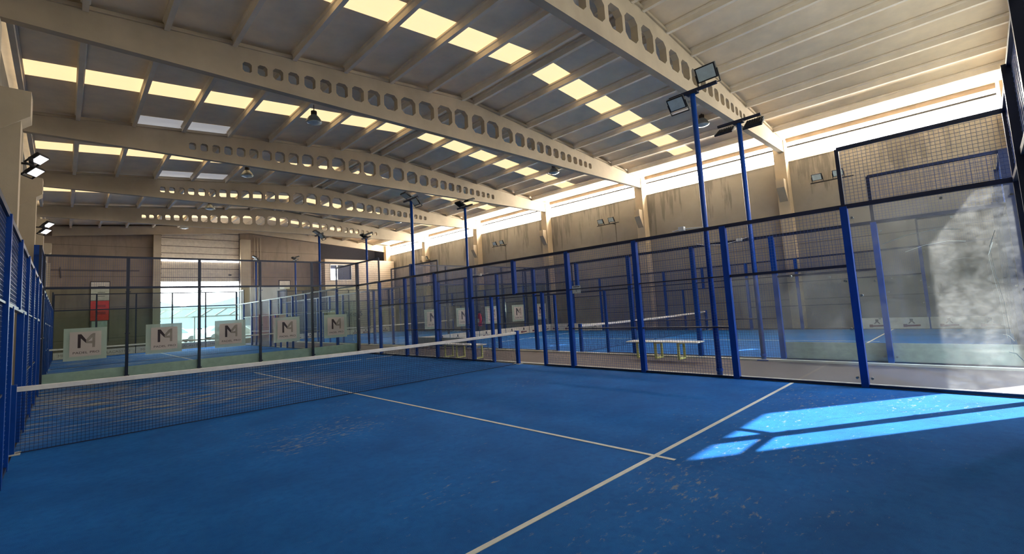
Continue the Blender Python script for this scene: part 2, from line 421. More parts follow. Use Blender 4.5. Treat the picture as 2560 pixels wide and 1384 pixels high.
# purlins, one per bay
LP = [0.68, 2.1, 3.52, 5.0, 6.5, 8.04, 9.55, 11.05]; RP = [11.62, 12.95, 14.53, 16.12, 17.68, 19.22, 20.8, 22.35]
on2 = ['first', 'second', 'third', 'fourth', 'fifth', 'sixth', 'seventh', 'eighth', 'ninth']
pb = [(-10.84, -3.91), (-3.69, 3.19), (3.41, 10.29), (10.51, 17.49), (17.71, 24.69), (24.91, 31.74)]
for bi, (a, b) in enumerate(pb):
    for side, xs in (('door-side', list(reversed([-0.5]+LP))), ('window-side', RP)):
        for k, x in enumerate(xs):
            m = MB(); z1 = zr(x)
            m.poly([(x-0.085, a, z1-0.006), (x+0.085, a, z1-0.006), (x+0.085, a, z1-0.06), (x+0.055, a, z1-0.09), (x+0.055, a, z1-0.25), (x-0.055, a, z1-0.25), (x-0.055, a, z1-0.09), (x-0.085, a, z1-0.06)], (0, b-a, 0))
            tag(m.build('roof_purlin', M['purlin']), 'pale concrete purlin, %s from the ridge, %s slope, %s roof bay from the camera' % (on2[k], side, on2[bi]), 'purlin', 'purlins under the grey roof')

# far end wall: openings for the roll-up door and the dark void over the block room
ew = MB()
ew.box(XL, 5.5, YE, YE+0.25, -0.05, 9.6); ew.box(10.65, 17.2, YE, YE+0.25, -0.05, 9.6)
ew.box(5.5, 10.65, YE, YE+0.25, 9.05, 9.6); ew.box(17.2, XR, YE, YE+0.25, -0.05, 6.6)
struct(ew.build('wall_far', M['endwall']))
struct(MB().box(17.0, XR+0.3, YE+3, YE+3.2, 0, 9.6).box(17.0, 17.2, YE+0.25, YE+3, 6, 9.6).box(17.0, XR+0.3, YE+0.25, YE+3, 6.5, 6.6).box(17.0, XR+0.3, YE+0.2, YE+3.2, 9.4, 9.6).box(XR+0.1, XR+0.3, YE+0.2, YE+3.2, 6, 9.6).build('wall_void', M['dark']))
for x0, x1, lb in ((5.05, 5.5, 'beside the hinge edge nearer the red notice'), (10.68, 11.4, 'on the side of the roll-up door nearer the block room')):
    tag(MB().box(x0, x1, YE-0.35, YE, -0.012, 8.33).build('door_pillar', M['beam']), 'square concrete pillar ' + lb, 'pillar')
# roll-up door curtain, half raised
d1 = struct(MB().box(5.5, 10.65, YE+0.06, YE+0.12, 4.95, 9.1).build('door_1', M['cream']))
for z in (5.27, 5.92, 7.08, 7.62, 8.22, 8.75):
    MB().box(5.5, 10.65, YE+0.045, YE+0.06, z-0.02, z+0.02).build('panel_seam', M['seam'], d1)
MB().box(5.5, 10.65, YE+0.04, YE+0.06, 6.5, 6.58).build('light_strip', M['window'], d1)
MB().box(9.9, 10.1, YE+0.02, YE+0.06, 5.42, 5.52).build('door_handle', M['black'], d1)
for x in (5.47, 10.63):
    g = MB().box(x, x+0.06, YE-0.02, YE+0.06, 0, 9.0)
    for z in range(12): g.box(x-0.03, x+0.09, YE-0.06, YE-0.02, 0.6+z*0.7, 0.68+z*0.7)
    g.build('guide_rail', M['seam'], d1)
# near end wall with the open door the sun comes through
fw = MB()
fw.box(XL, 11.2, YF-0.25, YF, -0.05, 5.8); fw.box(13.9, XR+0.2, YF-0.25, YF, -0.05, 5.8); fw.box(11.2, 13.9, YF-0.25, YF, 5.5, 5.8)
struct(fw.build('wall_near', M['frontwall']))
g_ = MB(); xx = XL
while xx < XR: g_.box(xx, min(xx+0.98, XR), YF-0.12, YF-0.06, 5.8, 9.6); xx += 1.0
g_ = struct(g_.build('window_%d' % wn, M['gable'])); wn += 1
m = MB(); xx = XL
while xx < XR: m.box(xx-0.03, xx+0.03, YF-0.14, YF, 5.8, 9.6); xx += 1.0
m.box(XL, XR, YF-0.12, YF, 7.3, 7.4).build('glazing_bars', M['frontwall'], g_)

# block room in the far corner
br = thing('block_room', (20.5, 30.6, 0), 'pale block-built room with a small high window in the far corner', 'room')
X0, X1 = -3.45, 3.4
b = MB(); b.box(X0, -3.0, 0, 0.2, -0.012, 6.82).box(-1.0, X1, 0, 0.2, -0.012, 6.82).box(-3.0, -1.0, 0, 0.2, -0.012, 4.95).box(-3.0, -1.0, 0, 0.2, 6.3, 6.82)
b.box(X0, X0+0.2, 0.2, 1.38, -0.012, 6.82).box(X0+0.2, X1, 0.2, 1.38, 6.7, 6.82)
b.build('wall', M['brick'], br)
b = MB().box(-3.0, -1.0, 0.1, 0.14, 4.95, 6.3); b.build('window_pane', M['navy'], br)
b = MB().box(-3.02, -2.96, -0.03, 0.1, 4.9, 6.35).box(-1.04, -0.98, -0.03, 0.1, 4.9, 6.35).box(-3.02, -0.98, -0.03, 0.1, 4.9, 4.97).box(-3.02, -0.98, -0.03, 0.1, 6.28, 6.35).box(-2.35, -2.3, -0.02, 0.1, 4.95, 6.3)
b.build('window_frame', M['white'], br)
MB().box(-2.96, -2.45, 0.05, 0.1, 4.97, 5.95).build('lit_pane', M['window'], br)
text('painted_lettering', 'Padel S', 0.62, M['navy'], br, (-0.95, -0.01, 1.85), (math.pi/2, 0, 0))

# notices and small fittings on the far end wall
t = thing('notice_panel', (2.23, YE-0.03, 0), 'tall notice panel, cream above and bright red below, on the far wall', 'sign')
MB().box(-0.47, 0.47, -0.02, 0.03, 3.68, 4.92).build('upper_sheet', M['board'], t)
m = MB()
for z in (4.6, 4.2, 3.95): m.box(-0.12, 0.25, -0.03, -0.02, z, z+0.03)
m.build('printed_lines', M['seam'], t)
MB().box(-0.47, 0.47, -0.02, 0.03, 2.33, 3.64).build('red_sheet', M['red'], t)
m = MB()
for z in (3.32, 3.22, 2.85, 2.75): m.box(-0.12, 0.3, -0.03, -0.02, z, z+0.04)
m.build('red_sheet_print', M['red_ink'], t)
MB().box(-0.4, -0.2, -0.02, 0.03, 0.9, 2.28).box(-0.1, 0.4, -0.02, 0.03, 0.9, 2.28).build('lower_sheet', M['boardback'], t)
MB().box(-0.5, 0.5, -0.01, 0.03, 4.92, 4.97).box(-0.5, -0.47, -0.01, 0.03, 0.9, 4.92).box(0.47, 0.5, -0.01, 0.03, 0.9, 4.92).build('frame', M['dark'], t)
t = thing('notice_panel', (14.1, YE-0.03, 0), 'small dark-framed notice on the far wall between roll-up door and block room', 'sign')
MB().box(-0.42, 0.42, -0.02, 0.03, 4.3, 4.98).build('sheet', M['board'], t)
MB().box(-0.47, 0.47, -0.01, 0.03, 4.98, 5.05).box(0.42, 0.47, -0.01, 0.03, 4.3, 4.98).box(-0.47, -0.42, -0.01, 0.03, 4.3, 4.98).build('frame', M['dark'], t)
tag(MB().bar((-0.2, YE-0.03, 5.72), (4.3, YE-0.03, 5.72), 0.08).bar((0.25, YE-0.03, 5.9), (0.3, YE-0.03, 5.2), 0.05).build('wall_conduit', M['seam']), 'thin horizontal conduit on the far wall above the red notice', 'pipe')
m = MB()
for x in (11.75, 12.0, 12.2): m.bar((x, YE-0.05, 5.1), (x, YE-0.05, 8.6), 0.045, n=8)
tag(m.build('wall_pipes', M['beam']), 'three thin vertical pipes on the far wall beside the roll-up door', 'pipe')

# ---------------------------------------------------------------- outside both doors
struct(MB().box(-60, 120, YE+0.25, 260, -0.25, -0.03).box(-40, 70, -60, YF-0.25, -0.25, -0.03).build('floor_yard', M['ground']))
m = MB(); prev = None; pts = []
for i in range(60):
    x = -150+i*9
    h = 20 + 3.5*math.sin(i*0.41+0.5)+2.2*math.sin(i*0.93)+ (3.0 if 24 < i < 30 else 0)
    pts.append((x, h))
for (xa, ha), (xb, hb) in zip(pts, pts[1:]):
    i = len(m.v); m.v += [(xa, 380, -1), (xb, 380, -1), (xb, 420, hb), (xa, 420, ha), (xb, 520, -1), (xa, 520, -1)]
    m.f += [(i, i+1, i+2, i+3), (i+3, i+2, i+4, i+5)]
tag(m.build('hills', M['hill']), 'hazy blue-grey hills on the horizon through the far doorway', 'hill')
m = MB(); yy = 38.0
m.box(3.5, 14.0, yy-0.05, yy+0.05, 2.98, 3.12).box(3.5, 14.0, yy-0.05, yy+0.05, 2.28, 2.42)
x = 3.6
while x < 13: m.bar((x, yy, 2.4), (x+0.9, yy, 3.0), 0.12); x += 1.1
for x in (4, 8.6, 13.6): m.box(x, x+0.1, yy-0.05, yy+0.05, -0.03, 2.3)
tag(m.build('lattice_canopy', M['alu']), 'white lattice girder frame outside the far doorway', 'frame')
def car(x, y, rz, label, mat):
    t = thing('car', (x, y, -0.03), label, 'car', 'cars parked outside the far doorway', rz)
    body = MB().poly([(-2.1, -0.85, 0.3), (2.1, -0.85, 0.3), (2.15, -0.85, 0.75), (1.2, -0.85, 0.95), (0.6, -0.85, 1.45), (-1.3, -0.85, 1.48), (-1.95, -0.85, 1.0), (-2.15, -0.85, 0.8)], (0, 1.7, 0))
    body.build('body', mat, t, bevel=0.05)
    MB().poly([(0.52, -0.87, 0.98), (1.05, -0.87, 0.98), (0.55, -0.87, 1.38), (-1.2, -0.87, 1.4), (-1.7, -0.87, 1.0)], (0, 1.74, 0)).build('side_windows', M['carglass'], t)
    for a, b_ in ((-1.3, -0.88), (1.35, -0.88), (-1.3, 0.7), (1.35, 0.7)):
        MB().bar((a, b_, 0.32), (a, b_+0.18, 0.32), 0.64, n=16).build('wheel', M['tyre'], t)
car(8.4, 47, 0.15, 'white hatchback car parked outside behind the second poster', M['car_paint'])
car(13.4, 49, 0.1, 'white estate car parked outside, nearer the lattice girder end', M['car_paint'])
car(5.0, 54, 0.3, 'silver car parked farthest out in the bright yard', M['alu'])
f = struct(MB().box(2, 12.4, -22.3, -22, -0.03, 5.2).box(12.4, 26, -22.3, -22, 2.4, 5.2).build('wall_yard', M['frontwall']))
tag(MB().box(12.4, 22, -21.98, -21.9, -0.03, 2.38).build('loading_gate', M['magenta']), 'dark magenta gate across the yard, mirrored in the far glass', 'gate')

# ---------------------------------------------------------------- courts
COURTS = {'near': (0, 0, 'the near court'), 'side': (13, 0, 'the court across the walkway'),
          'back': (0, 20.2, 'the court behind the near court'), 'far': (13, 20.2, 'the farthest court, diagonally beyond')}
for k, (cx, cy, nm) in COURTS.items():
    t = thing('artificial_turf', (cx, cy, 0), 'blue artificial turf surface with white lines of ' + nm, 'court surface', 'blue turf courts')
    MB().box(0.02, 9.98, -9.98, 9.98 if cy < 5 else 9.98, -0.010, 0.0).build('turf', M['turf'] if k == 'near' else M['turf_far'], t)
    lm = lambda a, b_, c, d: MB().box(a, b_, c, d, 0.0, 0.004).build('court_line', M['line'], t)
    lm(4.975, 5.025, -7.17, -6.975); lm(4.975, 5.025, -6.925, 7.15)
    lm(0.05, 9.95, -6.975, -6.925)
    if k == 'near':
        for a, b_ in ((4.98, 5.9), (6.15, 6.45), (6.7, 8.6), (8.8, 9.9)): lm(a, b_, 6.93, 6.97)
    else: lm(0.05, 9.95, 6.925, 6.975)
# kerbs along the fences
for x0, x1, lb in ((10.06, 10.2, 'beside the near court fence'), (12.78, 12.93, 'below the fence of the court across the walkway')):
    tag(MB().box(x0, x1, -10.2, 30.4, -0.012, 0.03).build('kerb', M['kerb']), 'pale concrete kerb strip ' + lb, 'kerb')

PITCH = 0.055; WT = 0.0042
def mesh_panel_y(x, y0, y1, z0, z1):
    m = MB(); r = WT/2
    n = max(1, round((y1-y0)/PITCH)); 
    for i in range(1, n):
        y = y0+(y1-y0)*i/n; m.box(x-r, x+r, y-r, y+r, z0, z1)
    n = max(1, round((z1-z0)/PITCH))
    for i in range(1, n):
        z = z0+(z1-z0)*i/n; m.box(x+r, x+3*r, y0, y1, z-r, z+r)
    return m
def mesh_panel_x(y, x0, x1, z0, z1):
    m = MB(); r = WT/2
    n = max(1, round((x1-x0)/PITCH))
    for i in range(1, n):
        x = x0+(x1-x0)*i/n; m.box(x-r, x+r, y-r, y+r, z0, z1)
    n = max(1, round((z1-z0)/PITCH))
    for i in range(1, n):
        z = z0+(z1-z0)*i/n; m.box(x0, x1, y+r, y+3*r, z-r, z+r)
    return m
def side_fence(loc, label, gm):
    t = thing('side_fence', loc, label, 'fence', 'blue court side fences')
    P = M['blue']; N = M['navy']
    def post(y, z0, z1, w_=0.05, d=0.055, mat=P): MB().box(-w_, w_, y-d, y+d, z0, z1).build('post', mat, t)
    def rail(y0, y1, z, h=0.03, mat=N): MB().box(-0.03, 0.03, y0, y1, z-h, z+h).build('rail', mat, t)
    for s in (-1, 1):
        for k in (2, 4, 6): post(s*k, 0, 3.0)
        post(s*8, 0, 3.0, 0.055, 0.05); MB().box(-0.028, 0.028, s*8-0.028, s*8+0.028, 3.0, 4.0).build('upper_post', N, t)
        post(s*1.05, 0, 2.0, 0.04, 0.04)
        q = sorted((s*6, s*8)); MB().box(-0.006, 0.006, q[0]+0.06, q[1]-0.06, 0.05, 1.97).build('glass_pane', gm, t)
        e = sorted((s*8, s*10)); MB().box(-0.006, 0.006, e[0]+0.055, e[1]-0.055, 0.05, 2.96).build('glass_pane', gm, t)
        rail(q[0], q[1], 2.0, 0.025); rail(e[0], e[1], 3.0, 0.035); rail(e[0], e[1], 4.0, 0.03)
        rail(q[0], q[1], 0.03, 0.02); rail(e[0], e[1], 0.03, 0.02)
        mesh_panel_y(0, q[0], q[1], 2.0, 3.0).build('mesh_panel', M['wire'], t)
        mesh_panel_y(0, e[0], e[1], 3.0, 4.0).build('mesh_panel', M['wire'], t)
        for a, b_ in ((2, 4), (4, 6)):
            c = sorted((s*a, s*b_)); mesh_panel_y(0, c[0], c[1], 0.05, 3.0).build('mesh_panel', M['wire'], t)
            rail(c[0], c[1], 2.0, 0.012); rail(c[0], c[1], 1.0, 0.012); rail(c[0], c[1], 0.03, 0.02)
        c = sorted((s*1.05, s*2)); mesh_panel_y(0, c[0], c[1], 0.05, 2.0).build('mesh_panel', M['wire'], t)
        rail(c[0], c[1], 0.03, 0.02)
        c = sorted((0, s*2)); mesh_panel_y(0, c[0], c[1], 2.0, 3.0).build('mesh_panel', M['wire'], t)
        rail(c[0], c[1], 2.0, 0.025)
        # bolts holding the panes
        m = MB()
        for yy_, zz in ((q[0]+0.1, 1.75), (q[0]+0.1, 0.95), (q[0]+0.1, 0.15), (e[0]+0.09, 2.8), (e[0]+0.09, 1.5), (e[0]+0.09, 0.15), (e[1]-0.1, 2.8), (e[1]-0.1, 1.5), (e[1]-0.1, 0.15), (e[0]+0.8, 2.9), (q[0]+0.9, 1.9)):
            m.bar((-0.03, yy_, zz), (0.03, yy_, zz), 0.04, n=8)
        m.build('pane_clamps', M['alu'], t)
    post(0, 2.0, 3.0)
    rail(-8, 8, 3.0, 0.035)
    return t
sf = side_fence((10, 0, 0), 'blue steel mesh and glass side fence of the near court, on its walkway side', M['glass_dirty'])
dup(sf, (0, 0, 0), label='blue steel mesh side fence seen edge-on right beside the camera')
m = MB()
for ln in ([(-9.70, 2.33), (-9.62, 2.10), (-9.64, 1.72), (-9.68, 1.30), (-9.69, 0.88), (-9.70, 0.55)], [(-8.45, 2.30), (-8.75, 2.40), (-9.1, 2.44), (-9.35, 2.40)], [(-9.65, 0.62), (-9.72, 0.60), (-9.78, 0.50)]):
    for a, b_ in zip(ln, ln[1:]): m.bar((-0.0075, *a), (-0.0075, *b_), 0.002, 0.006)
m.build('long_scratch', M['lens'], sf)
dup(sf, (13, 0, 0), label='blue side fence of the court across the walkway, facing the walkway')
dup(sf, (23, 0, 0), label='blue side fence of the court across the walkway, on the side by the window wall')
dup(sf, (0, 20.2, 0), label='side fence of the court behind the near one, on the floodlight column side')
dup(sf, (10, 20.2, 0), label='side fence of the court behind the near one, facing the walkway')
dup(sf, (13, 20.2, 0), label='side fence of the farthest court, facing the walkway')
dup(sf, (23, 20.2, 0), label='side fence of the farthest court, by the window wall')

def end_wall(loc, label, gm):
    t = thing('glass_end_wall', loc, label, 'glass wall', 'glass end walls of the courts')
    for i, x in enumerate((0, 2, 4, 6, 8, 10)):
        if i in (0, 5): MB().box(x-0.06, x+0.06, -0.06, 0.06, 0, 4.03).build('corner_post', M['navy'], t)
        else: MB().box(x-0.04, x+0.04, 0.012, 0.10, 0, 4.0).build('post', M['navy'], t)
    for z, h in ((4.0, 0.03), (3.0, 0.035), (0.03, 0.02)): MB().box(0, 10, 0.0, 0.06, z-h, z+h).build('rail', M['navy'], t)
    for i in range(5):
        MB().box(i*2+0.02, i*2+1.98, -0.006, 0.006, 0.05, 2.97).build('glass_pane', gm, t)
        mesh_panel_x(0.02, i*2, i*2+2, 3.0, 4.0).build('mesh_panel', M['wire'], t)
    m = MB()
    for i in range(6):
        for z in (0.15, 1.5, 2.85): m.bar((i*2-0.05, -0.03, z), (i*2-0.05, 0.02, z), 0.04, n=8).bar((i*2+0.05, -0.03, z), (i*2+0.05, 0.02, z), 0.04, n=8)
    m.build('pane_clamps', M['navy'], t)
    return t
ewl = end_wall((0, 10, 0), 'five-pane glass end wall of the near court, posters hung along it', M['glass'])
dup(ewl, (13, 10, 0), label='glass end wall at the far side of the court across the walkway')
dup(ewl, (0, 30.2, 0), label='glass end wall nearest the half-raised roll-up door')
dup(ewl, (13, 30.2, 0), label='glass end wall standing in front of the block room')
dup(ewl, (0, -10, 0), label='dark glass end wall with mesh top at the edge just beside the camera')
dup(ewl, (13, -10, 0), label='glass end wall of the court across the walkway, nearest the camera end')

# nets
def net(loc, label):
    t = thing('padel_net', loc, label, 'net', 'court nets')
    def top(x): return 0.86+0.0016*(x-5)**2
    m = MB(); r = 0.0018; n = 222; N = 40
    def yo(x, z): return 0.012*math.sin(x*1.9)*math.sin(z*3.4)*1.0
    for i in range(1, n):
        x = 0.05+9.9*i/n; zt_ = top(x)-0.03
        zs = [0.01+(zt_-0.01)*j/6 for j in range(7)]
        for z0, z1 in zip(zs, zs[1:]):
            i0 = len(m.v)
            for z in (z0, z1):
                y = yo(x, z); m.v += [(x-r, y-r, z), (x+r, y-r, z), (x+r, y+r, z), (x-r, y+r, z)]
            for k in range(4): m.f.append((i0+k, i0+(k+1) % 4, i0+4+(k+1) % 4, i0+4+k))
    for j in range(0, 19):
        rr = r if j else 0.006
        for a in range(N):
            i0 = len(m.v)
            for x in (0.05+9.9*a/N, 0.05+9.9*(a+1)/N):
                z = 0.012+(top(x)-0.03-0.012)*j/18.6; y = yo(x, z)
                m.v += [(x, y-rr, z-rr), (x, y+rr, z-rr), (x, y+rr, z+rr), (x, y-rr, z+rr)]
            for k in range(4): m.f.append((i0+k, i0+(k+1) % 4, i0+4+(k+1) % 4, i0+4+k))
    m.build('net_mesh', M['net'], t)
    m = MB()
    for a in range(N):
        x0, x1 = 0.04+9.9*a/N, 0.04+9.9*(a+1)/N; i0 = len(m.v)
        for x in (x0, x1):
            z = top(x); m.v += [(x, -0.012, z-0.05), (x, -0.012, z+0.012), (x, 0, z+0.02), (x, 0.012, z+0.012), (x, 0.012, z-0.05)]
        for k in range(4): m.f.append((i0+k, i0+k+1, i0+6+k, i0+5+k))
    m.build('top_tape', M['tape'], t)
    for x in (0.0, 9.98):
        p = MB().box(x-0.04, x+0.04, -0.05, 0.05, 0, 0.95).build('net_post', M['blue'], t)
        MB().box(x-0.1, x+0.1, -0.12, 0.12, 0.0, 0.012).build('foot_plate', M['kerb'], p)
    return t
nt = net((0, 0, 0), 'net of the near court with white top tape across the whole foreground')
dup(nt, (13, 0, 0), label='net of the court across the walkway behind the long bench')
dup(nt, (0, 20.2, 0), label='net seen through the glass behind the posters')
dup(nt, (13, 20.2, 0), label='net of the farthest court, beyond the corner posts')

# posters
def poster(loc, label):
    t = thing('poster', loc, label, 'poster', 'posters along the glass end walls')
    MB().box(-0.5, 0.5, 0.026, 0.030, -0.49, 0.49).build('frosted_square', M['frost'], t)
    MB().box(-0.365, 0.365, -0.012, -0.007, -0.375, 0.375).build('sheet', M['paper'], t)
    def P(pl): return [(-0.365+0.73*u, -0.0125, 0.375-0.75*v) for u, v in pl]
    MB().poly(P([(.25, .10), (.36, .10), (.51, .33), (.51, .47), (.345, .27), (.345, .66), (.25, .66)]), (0, -0.001, 0)).build('black_letter', M['ink'], t)
    m = MB().poly(P([(.51, .33), (.66, .13), (.73, .08), (.80, .08), (.80, .14), (.58, .40), (.51, .42)]), (0, -0.001, 0))
    m.poly(P([(.71, .12), (.80, .09), (.80, .66), (.71, .66)]), (0, -0.0012, 0)).poly(P([(.51, .41), (.71, .39), (.71, .50), (.51, .48)]), (0, -0.0008, 0))
    m.build('grey_numeral', M['grey_ink'], t)
    text('caption', 'PADEL', 0.095, M['ink'], t, (-0.12, -0.0135, -0.27), (math.pi/2, 0, 0), 0.0005, 1.25)
    text('caption', 'PRO', 0.095, M['ink'], t, (0.21, -0.0135, -0.265), (math.pi/2, 0, 0), 0.0005, 1.25)
    return t
plab = ['first from the corner beside the mesh fence', 'hanging left of the raised door view', 'against the bright doorway, third of five', 'against the reddish reflection, fourth of five', 'nearest the walkway corner post']
p0 = None
for i, (x, lb) in enumerate(zip((1.0, 2.98, 4.97, 6.96, 8.96), plab)):
    L = 'M4 poster on the near court glass, ' + lb
    if p0 is None: p0 = poster((x, 9.98, 1.26), L)
    else: dup(p0, (x, 9.98, 1.26), label=L)
plab2 = ['behind the walkway corner, first of its row', 'second of its row, beside a blue post', 'next to the red extinguisher', 'fourth of its row, in clear view', 'last of its row, half hidden by a post']
for x, lb in zip((14.0, 16.0, 18.05, 20.15, 22.2), plab2):
    dup(p0, (x, 9.98, 1.26), label='small M4 poster across the walkway, ' + lb)

# advertising boards along the foot of the glass
def board(loc, rz, label, kind='logo', body=None):
    t = thing('advertising_board', loc, label, 'board', 'low advertising boards around the courts', rz)
    MB().box(-0.98, 0.98, -0.012, -0.004, 0.02, 0.43).build('panel', M['board'], t)
    MB().box(-0.98, 0.98, -0.004, 0.0, 0.02, 0.43).build('panel_back', M['boardback'], t)
    if kind == 'logo':
        for x in (-0.5, 0.5):
            m = MB().box(x-0.045, x+0.045, -0.014, -0.012, 0.30, 0.37)
            m.poly([(x-0.03, -0.012, 0.3), (x+0.03, -0.012, 0.3), (x+0.1, -0.012, 0.2), (x+0.07, -0.012, 0.2), (x, -0.012, 0.27), (x-0.07, -0.012, 0.2), (x-0.1, -0.012, 0.2)], (0, -0.002, 0))
            m.build('emblem', M['ink'], t)
            m = MB().bar((x-0.22, -0.014, 0.12), (x+0.24, -0.014, 0.135), 0.004, 0.06).bar((x-0.24, -0.014, 0.13), (x-0.13, -0.014, 0.13), 0.005, 0.10)
            m.build('emblem_script', M['red_ink'], t)
    elif body:
        text('board_lettering', body, 0.22, M['grey_ink'], t, (0, -0.013, 0.22), (math.pi/2, 0, 0), 0.001, 1.1)
    return t
b0 = board((14, 9.965, 0), 0, 'white board with dark red emblems, far end across the walkway, first from walkway')
for i, x in enumerate((16, 18, 20, 22)):
    dup(b0, (x, 9.965, 0), label='white board with dark red emblems, far end across the walkway, %s from walkway' % on2[i+1])
for y, lb in ((9, 'at the far corner beside the window wall'), (7, 'second along from the far corner'), (-7, 'over there behind the blue corner post'), (-9, 'closest to the near end wall')):
    dup(b0, (22.95, y, 0), -math.pi/2, label='white emblem board below the window wall, ' + lb)
for y, lb in ((-9, 'under the glass at the sunlit end of the walkway'), (-7, 'under the glass between two blue posts by the walkway'), (7, 'under the walkway glass beyond the far bench'), (9, 'at the foot of the tall blue corner post')):
    dup(b0, (13.045, y, 0), math.pi/2, label='pale back of a low board ' + lb)
for y, lb in ((-9, 'in front of the sunlit end wall'), (-7, 'second from the near end wall')): pass
for i, x in enumerate((1, 3, 5, 7, 9)):
    dup(b0, (x, 10.09, 0), math.pi, label='pale blank board back behind the near court glass, %s from the mesh fence' % on2[i])
    bb = board((x, 30.17, 0), 0, 'lettered white board in front of the raised door glass, %s in its row' % on2[i], 'text', 'MILACASTRO' if i != 1 else 'MILACASTRO')
for i, x in enumerate((14, 16, 18, 20, 22)):
    dup(b0, (x, 30.17, 0), label='board at the foot of the block room glass, %s from the walkway' % on2[i])

# ---------------------------------------------------------------- lamps
def flood(parent, loc, rot, s=1.0, name='floodlight', lens=None):
    h = MB().box(-0.20*s, 0.20*s, -0.035, 0.035, -0.15*s, 0.15*s)
    for i in range(7): h.box((-0.17+i*0.055)*s, (-0.16+i*0.055)*s, 0.035, 0.06, -0.13*s, 0.13*s)
    o = h.build(name, M['black'], parent, loc, bevel=0.006); o.rotation_euler = rot
    MB().box(-0.17*s, 0.17*s, -0.042, -0.034, -0.125*s, 0.125*s).build('lens', lens or M['lens'], o)
    MB().box(-0.22*s, -0.205*s, -0.02, 0.02, -0.24*s, 0.02).box(0.205*s, 0.22*s, -0.02, 0.02, -0.24*s, 0.02).box(-0.22*s, 0.22*s, -0.02, 0.02, -0.25*s, -0.235*s).build('bracket', M['black'], o)
    return o
def mast(x, y, label, lamps, H=6.02):
    t = thing('floodlight_mast', (x, y, 0), label, 'lamp mast', 'floodlight masts beside the walkway')
    MB().bar((0, 0, 0), (0, 0, H), 0.11, n=14).build('pole', M['blue'], t, smooth=True)
    MB().box(-0.12, 0.12, -0.12, 0.12, 0.0, 0.015).bar((0, 0, 0.1), (0, 0, 0.16), 0.13, n=14).build('foot_plate', M['blue'], t)
    MB().box(-0.03, 0.03, -0.52, 0.52, H-0.01, H+0.05).box(-0.06, 0.06, -0.12, 0.12, H-0.05, H).build('crossarm', M['navy'], t)
    for (dy, dz, rx, rz, s) in lamps: flood(t, (0, dy, H+dz), (rx, 0, rz), s)
    return t
TL = math.radians
W = -math.pi/2      # lens (-y local) towards -x
Eo = math.pi/2
mast(10.17, -5.6, 'tallest-looking blue mast with two floodlights over the near court fence', [(-0.33, 0.30, TL(28), W, 1.05), (0.36, -0.12, TL(40), W, 0.95)])
mast(12.85, -5.6, 'blue mast with two floodlights hanging backs to us, across the walkway', [(-0.36, -0.14, TL(50), Eo, 1.0), (0.33, -0.14, TL(60), Eo, 1.0)])
mast(10.17, 5.6, 'thin blue mast with one raised and one hanging floodlight, near court far half', [(0.36, 0.26, TL(60), W, 1.0), (-0.33, -0.13, TL(35), W, 1.0)])
mast(12.85, 5.6, 'thin blue mast whose lamps open like wings, across the walkway', [(0.33, 0.22, TL(-60), Eo, 1.0), (-0.33, 0.24, TL(70), Eo, 1.0)])
mast(10.17, 14.6, 'distant mast in front of the dark opening, rising behind the poster glass', [(0.36, 0.2, TL(60), W, 1.0), (-0.33, -0.1, TL(35), W, 1.0)])
mast(12.85, 14.6, 'distant mast before the block room, its top just under the farthest beam', [(0.33, 0.2, TL(-60), Eo, 1.0), (-0.33, 0.2, TL(70), Eo, 1.0)])
mast(10.17, 25.8, 'farthest mast beside the far wall pipes', [(0.36, 0.2, TL(60), W, 0.9), (-0.33, -0.1, TL(35), W, 0.9)])
mast(12.85, 25.8, 'farthest mast with a single crooked lamp pair by the small notice', [(0.33, 0.2, TL(-60), Eo, 0.9), (-0.33, 0.2, TL(70), Eo, 0.9)])
tag(MB().box(-0.2, -0.08, 9.95, 10.08, 0, 4.3).build('blue_pillar', M['blue']), 'tall blue steel post at the far corner beside the concrete columns', 'post')
tag(MB().box(12.86, 13.06, 10.06, 10.22, 0, 4.05).build('blue_pillar', M['blue']), 'thick blue corner post between the two courts beyond the walkway', 'post')
# lamps on the window wall
for y, lb in ((-5.5, 'seen through the near mesh top'), (5.6, 'between second and third columns'), (15.1, 'above the stained panel'), (24.9, 'farthest along')):
    t = thing('wall_lamp', (XR, y, 6.3), 'black floodlight pair on the window wall, ' + lb, 'lamp', 'floodlight pairs on the window wall')
    MB().box(-0.42, -0.36, -0.75, 0.75, -0.12, -0.08).box(-0.42, 0, -0.3, -0.25, -0.12, -0.08).build('bracket', M['black'], t)
    MB().bar((-0.01, -0.28, -0.1), (-0.01, -0.28, -2.6), 0.02).build('cable', M['seam'], t)
    flood(t, (-0.39, -0.25, 0.14), (TL(25), 0, W), 0.95); flood(t, (-0.39, 0.5, 0.14), (TL(25), 0, W), 0.95)
# lamps reaching out from the mesh side columns
for y, lb in ((5.6, 'nearer, with bright white lenses'), (14.6, 'farther, beside the stepped concrete brackets')):
    t = thing('arm_lamp', (XL, y, 5.6), 'floodlight pair on a thin arm over the mesh fence, ' + lb, 'lamp', 'floodlights on arms over the mesh fence')
    MB().bar((0, 0, 0), (0.62, 0, 0.0), 0.04).box(0.58, 0.66, -0.5, 0.5, -0.03, 0.03).build('arm', M['black'], t)
    a = flood(t, (0.74, -0.28, 0.08), (TL(50), 0, Eo-0.5), 0.85, lens=M['glow_lens']); b_ = flood(t, (0.66, 0.3, -0.08), (TL(50), 0, Eo-0.5), 0.85, lens=M['glow_lens'])
